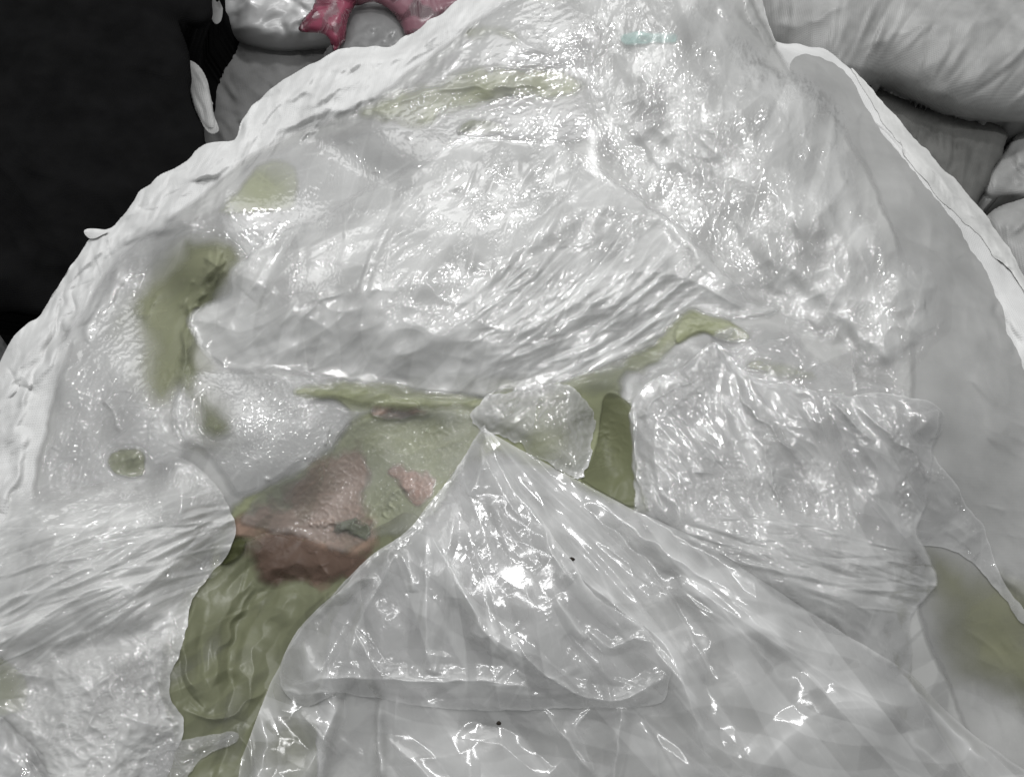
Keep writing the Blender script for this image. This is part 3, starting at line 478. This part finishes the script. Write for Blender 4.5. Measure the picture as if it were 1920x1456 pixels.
# D2 translucent on the right wall
patch('clear_film', [(1560, 760), (1680, 738), (1764, 766), (1762, 812), (1742, 840), (1800, 920), (1850, 1010), (1882, 1090), (1935, 1165), (1915, 1165), (1850, 1080), (1780, 1030), (1700, 1010), (1600, 900)],
      lambda r, s: 5 * (1 - np.exp(-(np.clip(s, 0, None) / 17) ** 2)) + 1.00 * facets(r, 60, 271, -55, 3) + r.mask([(1720, 830), (1770, 850), (1860, 1060), (1830, 1060), (1700, 900)], 14) * 3 * sp(r, 15, 273, -50, 1.3), M_thin, dens=lambda r, s: .8 + 0 * s, jit=1.5, label='narrow clear film tongue running down the right inner wall', hem=.3)
D_ = [(1180, 790), (1192, 745), (1225, 715), (1280, 680), (1318, 650), (1345, 640), (1372, 668), (1410, 700), (1490, 722), (1570, 738), (1690, 742), (1712, 770), (1764, 768), (1750, 850), (1742, 930), (1722, 990), (1738, 1030), (1752, 1070), (1757, 1092), (1740, 1122), (1714, 1150), (1706, 1200), (1700, 1290), (1560, 1200), (1420, 1110), (1290, 1030), (1200, 985), (1188, 900)]
patch('clear_film', D_,
      lambda r, s: 16 * (1 - np.exp(-(np.clip(s, 0, None) / 37) ** 2)) + 2.00 * facets(r, 80, 281, -60, 2.2) + r.bump(1520, 1050, 220, 90, -12, 30, 2) + r.mask([(1300, 960), (1480, 960), (1700, 1010), (1750, 1080), (1700, 1120), (1560, 1150), (1400, 1080)], 30) * (2.4 * sp(r, 14, 283, -10, 3.2) + 1 * ff(r, 34, 285, -12, 3))
      + r.ridge([(1345, 645), (1320, 700), (1240, 790)], 12, 8) + r.ridge([(1390, 745), (1440, 800), (1490, 850)], 6, 9) + r.ridge([(1430, 820), (1445, 880), (1462, 960)], 7, 9) + r.ridge([(1550, 740), (1600, 790), (1640, 830)], 6, 8) + r.ridge([(1600, 760), (1700, 840), (1780, 950)], 9, 9) + r.ridge([(1300, 880), (1340, 890), (1400, 900)], 4, 6)
      + r.ridge([(1190, 860), (1205, 920), (1215, 960)], 5, 7) + r.ridge([(1185, 790), (1240, 745), (1330, 700)], 5, 7)
      + r.cr(70, [(1300, 980), (1500, 980), (1720, 1040), (1740, 1100), (1640, 1150), (1420, 1070)], -12, 8, 150, 9, .24, 915) + r.cr(36, [(1220, 740), (1700, 760), (1740, 960), (1260, 960)], -58, 12, 150, 12, .12, 916) + r.mask([(1220, 720), (1700, 750), (1740, 960), (1260, 960)], 30) * .35 * sp(r, 14, 289, -60, 1.4) + dl(r, [(1385, 745), (1440, 800), (1492, 845)], 9, 2.2) + dl(r, [(1428, 820), (1445, 880), (1462, 965)], 10, 2.2) + dl(r, [(1555, 740), (1590, 780), (1630, 830)], 9, 2.2) + dl(r, [(1640, 760), (1690, 830), (1740, 900), (1770, 950)], 12, 2.2) + dl(r, [(1300, 850), (1345, 870), (1420, 900)], 12, 2.2) + dl(r, [(1480, 860), (1560, 890), (1580, 960)], 12, 2.2) + dl(r, [(1195, 780), (1240, 760), (1330, 690)], 12, 2.2) + dl(r, [(1205, 860), (1215, 960)], 7, 2.2) + dl(r, [(1270, 930), (1400, 910), (1560, 930)], 14, 2.2) + dl(r, [(1340, 650), (1325, 700), (1270, 780)], 12, 2.2) + dl(r, [(1690, 880), (1700, 960), (1710, 990)], 12, 2.2),
      film('sparkling_film', (.68, .68, .675), .42, .045, .12, .62, glint=.0003), dens=lambda r, s: 1.0 + .2 * r.bump(1520, 1040, 220, 90, -10, 1), jit=2, label='sparkling clear film sheet on the right with a rounded lower bulge', hem=.15, soft=5, tex=(-58, 5))
# central bulge
patch('clear_film', B_,
      lambda r, s: 68 * (1 - np.exp(-(np.clip(s, 0, None) / 110) ** 1.5)) + 2.50 * facets(r, 120, 301, 35, 2.0) + r.ridge([(470, 560), (560, 470), (700, 390), (860, 330), (1040, 300)], 46, 16, 'gauss')
      + r.ridge([(860, 500), (960, 470), (1060, 410), (1150, 385), (1250, 415), (1330, 490), (1410, 565)], 26, 16, 'gauss') + r.ridge([(560, 600), (610, 560), (660, 545)], 5, 5)
      + r.ridge([(980, 480), (1100, 470), (1220, 440), (1300, 490)], 22, -10, 'gauss')
      + r.mask([(430, 480), (560, 400), (720, 345), (800, 480), (620, 560), (460, 590)], 35) * 1.09 * sp(r, 12, 303, 60, 1.7) + r.mask([(700, 345), (880, 270), (1080, 280), (1200, 370), (1120, 430), (960, 500), (760, 640), (720, 480)], 40) * 1.22 * sp(r, 14, 305, 48, 2.2)
      + r.mask([(1060, 380), (1180, 370), (1300, 440), (1420, 560), (1340, 590), (1220, 480), (1060, 450)], 24) * 1.30 * sp(r, 15, 307, 25, 2)
      + r.mask([(900, 520), (1060, 460), (1270, 480), (1290, 560), (1180, 650), (1000, 700), (900, 640)], 34) * (1.54 * sp(r, 17, 309, 36, 7) + 1.25 * facets(r, 40, 311, 36, 6))
      + r.cr(90, [(900, 520), (1060, 470), (1250, 480), (1300, 560), (1220, 640), (1080, 700), (960, 690)], lambda x, y: 50 - (y - 480) * .13, 5, 190, 9, .22, 911) + r.cr(60, [(450, 560), (560, 420), (760, 330), (1040, 290), (1150, 400), (900, 480), (620, 600)], 50, 16, 90, 10, .2, 912) + r.mask([(740, 600), (960, 590), (900, 660), (760, 640)], 30) * 0.81 * sp(r, 18, 313, 50, 1.3) + .15 * sp(r, 20, 315, 40, 2),
      film('bulge_film', (.73, .73, .72), .66, .05, .12, .62, glint=.0002), drape=20, jit=2, label='large bright central bulge of crinkled clear film', soft=14)
# left bundle
C_ = [(-120, 1000), (0, 985), (18, 930), (60, 912), (150, 905), (270, 900), (300, 880), (330, 860), (372, 872), (402, 905), (430, 950), (440, 985), (432, 1020), (414, 1052), (392, 1080), (366, 1112), (352, 1180), (340, 1225), (318, 1262), (322, 1310), (346, 1350), (330, 1400), (290, 1430), (270, 1590), (-120, 1590)]
patch('clear_film', C_,
      lambda r, s: 48 * (1 - np.exp(-(np.clip(s, 0, None) / 64) ** 2)) + r.mask([(-100, 940), (420, 930), (400, 1080), (300, 1230), (-100, 1260)], 40) * (1.6 * r.fan(520, 900, 8, 321) + Fine(r, 1.6 * r.fan(560, 880, 24, 322)) * 1 + .9 * ff(r, 30, 323, 18, 7) + 2.0 * sp(r, 15, 325, 20, 4)) + r.bump(120, 1080, 200, 80, -18, 22) + r.cr(150, [(-100, 1000), (120, 930), (410, 930), (400, 1060), (300, 1200), (-100, 1260)], lambda x, y: 14 + (y - 930) * .06, 7, 220, 9, .26, 913) + r.cr(60, [(60, 1220), (330, 1200), (320, 1480), (40, 1480)], 30, 40, 60, 12, .2, 914)
      + r.ridge([(0, 1230), (120, 1220), (230, 1200), (330, 1170)], 30, -26, 'gauss') + r.bump(330, 950, 60, 60, 0, 12) + r.mask([(280, 880), (430, 940), (400, 1080), (260, 1060)], 25) * 2.4 * sp(r, 17, 327, 60, 1.4)
      + r.mask([(100, 1230), (330, 1200), (330, 1480), (40, 1480)], 30) * (1.6 * facets(r, 60, 329) + 3.2 * sp(r, 17, 331, 20, 1.3)) + r.ridge([(0, 1350), (50, 1410), (90, 1480)], 9, -16) + r.bump(60, 1290, 60, 60, 0, -30),
      film('bundle_film', (.72, .72, .71), .60, .05, .12, .62, glint=.00028), dens=lambda r, s: (1.0 - .7 * r.bump(10, 1290, 50, 60, 0, 1)) * np.clip((r.V - 900 + 60 * (r.U > 1e9)) / 70 + np.clip((r.U - 290) / 40, 0, 1), .05, 1), drape=20, jit=2, label='streaky shiny bundle of clear film at the lower left', hem=.2, tex=(20, 6))
patch('clear_film', [(-100, 1335), (-10, 1342), (40, 1375), (80, 1430), (110, 1500), (120, 1590), (-100, 1590)], lambda r, s: 12 * (1 - np.exp(-(np.clip(s, 0, None) / 20) ** 2)) + 1.50 * facets(r, 60, 335, -50, 3), M_thin, jit=1.5, label='folded clear film corner at the bottom left', hem=.5)
patch('clear_film', [(270, 1420), (330, 1392), (430, 1372), (445, 1385), (400, 1410), (370, 1430), (340, 1500), (330, 1590), (260, 1590)], lambda r, s: 6 * (1 - np.exp(-(np.clip(s, 0, None) / 20) ** 2)) + 4 * ff(r, 34, 337, 10, 2) + 2.5 * sp(r, 13, 339, 10, 2), M_thin, jit=2, dens=lambda r, s: .7 + 0 * s, label='small sparkling scrap of film on the dark olive at the bottom')

# ------------------------------------------------------------------ the smooth front sheet
E_ = [(905, 800), (915, 806), (960, 832), (1020, 866), (1092, 902), (1200, 962), (1300, 1006), (1420, 1082), (1560, 1172), (1690, 1250), (1765, 1322), (1850, 1392), (1930, 1450), (2040, 1540), (2040, 1600), (430, 1600), (438, 1530), (450, 1440), (468, 1380), (500, 1300), (522, 1250), (560, 1178), (640, 1098), (700, 1042), (768, 990), (810, 935), (860, 868)]
def e_rel(r, s):
    h = 26 * (1 - np.exp(-np.clip(s, 0, None) / 50)) + 1.8 * facets(r, 260, 401, -50, 1.8)
    r.lines = np.zeros(s.shape)
    for P_, w_, a_ in [([(910, 810), (950, 900), (1010, 975), (1080, 1070), (1160, 1140), (1240, 1200), (1285, 1290), (1340, 1470)], 13, 22), ([(940, 830), (1060, 930), (1180, 1020), (1260, 1120), (1310, 1230), (1370, 1456)], 20, -12),
                       ([(1100, 930), (1230, 1020), (1350, 1110), (1480, 1210), (1560, 1240)], 22, 14), ([(1250, 1040), (1340, 1130), (1450, 1250), (1500, 1270)], 10, 6), ([(1500, 1260), (1540, 1320), (1600, 1310), (1700, 1340)], 24, 6),
                       ([(1690, 1262), (1770, 1350), (1850, 1432)], 5, 10), ([(1400, 1470), (1480, 1380), (1560, 1330), (1680, 1340), (1760, 1400)], 30, 5), ([(560, 1330), (610, 1390), (640, 1420)], 6, 8), ([(640, 1310), (600, 1400), (560, 1470)], 9, 12),
                       ([(712, 1310), (708, 1380), (716, 1470)], 5, 16), ([(720, 1380), (790, 1440), (840, 1500)], 6, 8), ([(1020, 1330), (1060, 1385), (1108, 1450)], 4, 9), ([(1110, 1326), (1080, 1360), (1098, 1400), (1112, 1456)], 4, 9), ([(1166, 1326), (1158, 1400), (1148, 1480)], 4, 12),
                       ([(1190, 1320), (1230, 1400), (1240, 1500)], 12, -10), ([(860, 1350), (960, 1370), (1040, 1440)], 22, -10), ([(1700, 1370), (1745, 1420), (1790, 1450)], 5, 6), ([(480, 1320), (500, 1400), (470, 1500)], 16, 10)]:
        h = h + (r.ridge(P_, w_, a_ * .3, 'exp', .6, curve=len(P_) > 5) + r.ridge(P_, w_ * 5.5, a_ * .75, 'tent', .6) if w_ < 14 else r.ridge(P_, w_ * 1.5, a_, 'tent', 2))
        if a_ > 0: r.lines += r.ridge(P_, w_ * .8, 1, 'exp', 3)
    h = h + r.mask([(640, 1310), (712, 1310), (706, 1590), (600, 1590)], 10) * -24 + r.cr(16, [(950, 850), (1300, 1030), (1700, 1300), (1900, 1480), (1300, 1560), (1100, 1100)], -48, 8, 520, 26, .11, 917) + r.cr(12, [(930, 840), (1100, 920), (1300, 1300), (1150, 1200)], lambda x, y: math.degrees(math.atan2(-(y - 780), x - 880)), 3, 420, 14, .16, 941) + r.cr(14, [(480, 1340), (1240, 1340), (1300, 1560), (460, 1560)], 85, 22, 200, 18, .13, 918)
    return h
ed = lambda r, s: .72 + .6 * np.clip(r.lines, 0, 1) - .35 * r.mask([(640, 1310), (712, 1310), (706, 1590), (600, 1590)], 10) + .15 * r.mask([(960, 830), (1300, 1000), (1700, 1260), (1560, 1240), (1250, 1020), (1000, 880)], 30)
E = patch('polythene_sheet', E_, e_rel, M_poly, gap=4, drape=34, jit=1.2, jl=40, dens=ed, label='smooth translucent polythene sheet rising to a peak at the front', hem=.35, tex=(-50, 8), creases=0, layers=.2, group=None, cat_='plastic sheet')
F_ = [(905, 806), (860, 874), (812, 940), (772, 992), (740, 1012), (700, 1046), (640, 1102), (562, 1182), (530, 1236), (524, 1280), (540, 1306), (575, 1322), (610, 1310), (642, 1298), (720, 1312), (780, 1322), (860, 1331), (960, 1331), (1080, 1326), (1180, 1326), (1240, 1316), (1252, 1280), (1256, 1240), (1200, 1170), (1120, 1120), (1070, 1050), (1010, 964), (950, 880), (925, 830)]
def f_rel(r, s):
    h = 4 * (1 - np.exp(-np.clip(s, 0, None) / 9)) + .7 * facets(r, 120, 411, 80, 1.8) + .5 * ff(r, 34, 413, 70, 2); r.lines = np.zeros(s.shape)
    for P_, w_, a_ in [([(902, 830), (903, 880), (880, 930)], 5, 10), ([(905, 850), (940, 920), (985, 985)], 8, 9), ([(745, 1030), (715, 1090), (670, 1170), (650, 1250)], 6, 13), ([(748, 1030), (770, 1080), (772, 1110)], 4, 10), ([(800, 985), (798, 1060), (800, 1180), (796, 1280)], 6, 14),
                       ([(800, 990), (830, 1040), (870, 1110), (905, 1180), (950, 1230)], 7, 12), ([(835, 1060), (880, 1130), (930, 1200), (1000, 1240)], 5, 7), ([(960, 1190), (1000, 1245), (1060, 1290), (1110, 1308), (1165, 1312), (1200, 1295), (1248, 1262)], 5, 15), ([(880, 1180), (905, 1195), (940, 1180)], 6, 10),
                       ([(940, 1190), (925, 1230)], 6, 10), ([(1100, 1180), (1145, 1214), (1190, 1195), (1230, 1210)], 3, 8), ([(540, 1290), (600, 1272), (700, 1272), (800, 1278), (900, 1275), (1000, 1290)], 6, 12), ([(525, 1290), (560, 1300), (640, 1296)], 5, 8), ([(570, 1200), (580, 1240), (600, 1260)], 6, 9), ([(590, 1160), (640, 1150), (660, 1170), (640, 1190)], 7, -9),
                       ([(620, 1120), (670, 1090), (710, 1080)], 5, 12), ([(660, 1170), (690, 1230), (720, 1270)], 4, 7), ([(1020, 980), (1030, 1030), (1060, 1075), (1075, 1090)], 5, 10), ([(1040, 1120), (1080, 1180), (1100, 1200)], 6, 8), ([(1010, 965), (1060, 1040), (1140, 1130), (1240, 1200)], 7, 10), ([(700, 1060), (740, 1150), (745, 1250)], 20, -9), ([(850, 1120), (840, 1230)], 20, -7), ([(820, 1220), (815, 1265)], 5, 8), ([(1060, 1190), (1120, 1260), (1150, 1290)], 14, -6)]:
        h = h + (r.ridge(P_, w_, a_ * .3, 'exp', .6, curve=len(P_) > 5) + r.ridge(P_, w_ * 5.5, a_ * .75, 'tent', .6) if w_ < 14 else r.ridge(P_, w_ * 1.5, a_, 'tent', 2))
        if a_ > 0: r.lines += r.ridge(P_, w_ * .9, 1, 'exp', 3)
    h = h + r.mask([(760, 990), (830, 990), (900, 1200), (760, 1280)], 25) * .25 * sp(r, 40, 415, 80, 3) + r.cr(22, [(890, 830), (640, 1120), (560, 1260), (1200, 1290), (1000, 980)], lambda x, y: math.degrees(math.atan2(-(y - 800), x - 870)), 9, 200, 20, .15, 919) + r.cr(22, [(560, 1260), (1220, 1260), (1230, 1310), (580, 1300)], 5, 25, 110, 10, .16, 920)
    return h
patch('folded_flap', F_, f_rel, M_poly, gap=2.5, drape=16, jit=1.0, dens=lambda r, s: .5 + .5 * np.clip(r.lines, 0, 1) + .3 * r.mask([(760, 980), (830, 980), (980, 1180), (1000, 1290), (780, 1290)], 30), parent=E, hem=.7, tex=(-78, 6), creases=0, layers=.22)
# grit on the sheet
def speck(x, y, s, label):
    r = Reg((x - 6, y - 6, x + 6, y + 6)); h = TOP[r.sl].mean() + 2
    c = world(np.array([x]), np.array([y]), np.array([h]))[0]; rng = np.random.default_rng(int(x)); vs_ = []; q = []
    n = 8
    for i, (zz, rr) in enumerate([(-.6, .55), (-.1, 1), (.5, .7), (.8, .25)]):
        for k in range(n):
            a = k * 6.283 / n; j = rng.uniform(.75, 1.25); vs_.append(c + np.array([math.cos(a) * 1.4 * rr * j, math.sin(a) * rr * j, zz]) * s)
    for i in range(3):
        for k in range(n): q.append([i * n + k, i * n + (k + 1) % n, (i + 1) * n + (k + 1) % n, (i + 1) * n + k])
    q.append([0, 7, 6, 5]); q.append([0, 5, 4, 3]); q.append([0, 3, 2, 1]); o = 3 * n; q += [[o, o + 1, o + 2, o + 3], [o, o + 3, o + 4, o + 5], [o, o + 5, o + 6, o + 7]]
    tag(mesh_obj('grit', np.array(vs_), np.array(q), M_speck), label, 'grit')
speck(1072, 1048, .0022, 'dark speck of grit on the crease right of the sheet peak')
speck(935, 1355, .0017, 'dark speck of grit below the folded flap near the bottom')
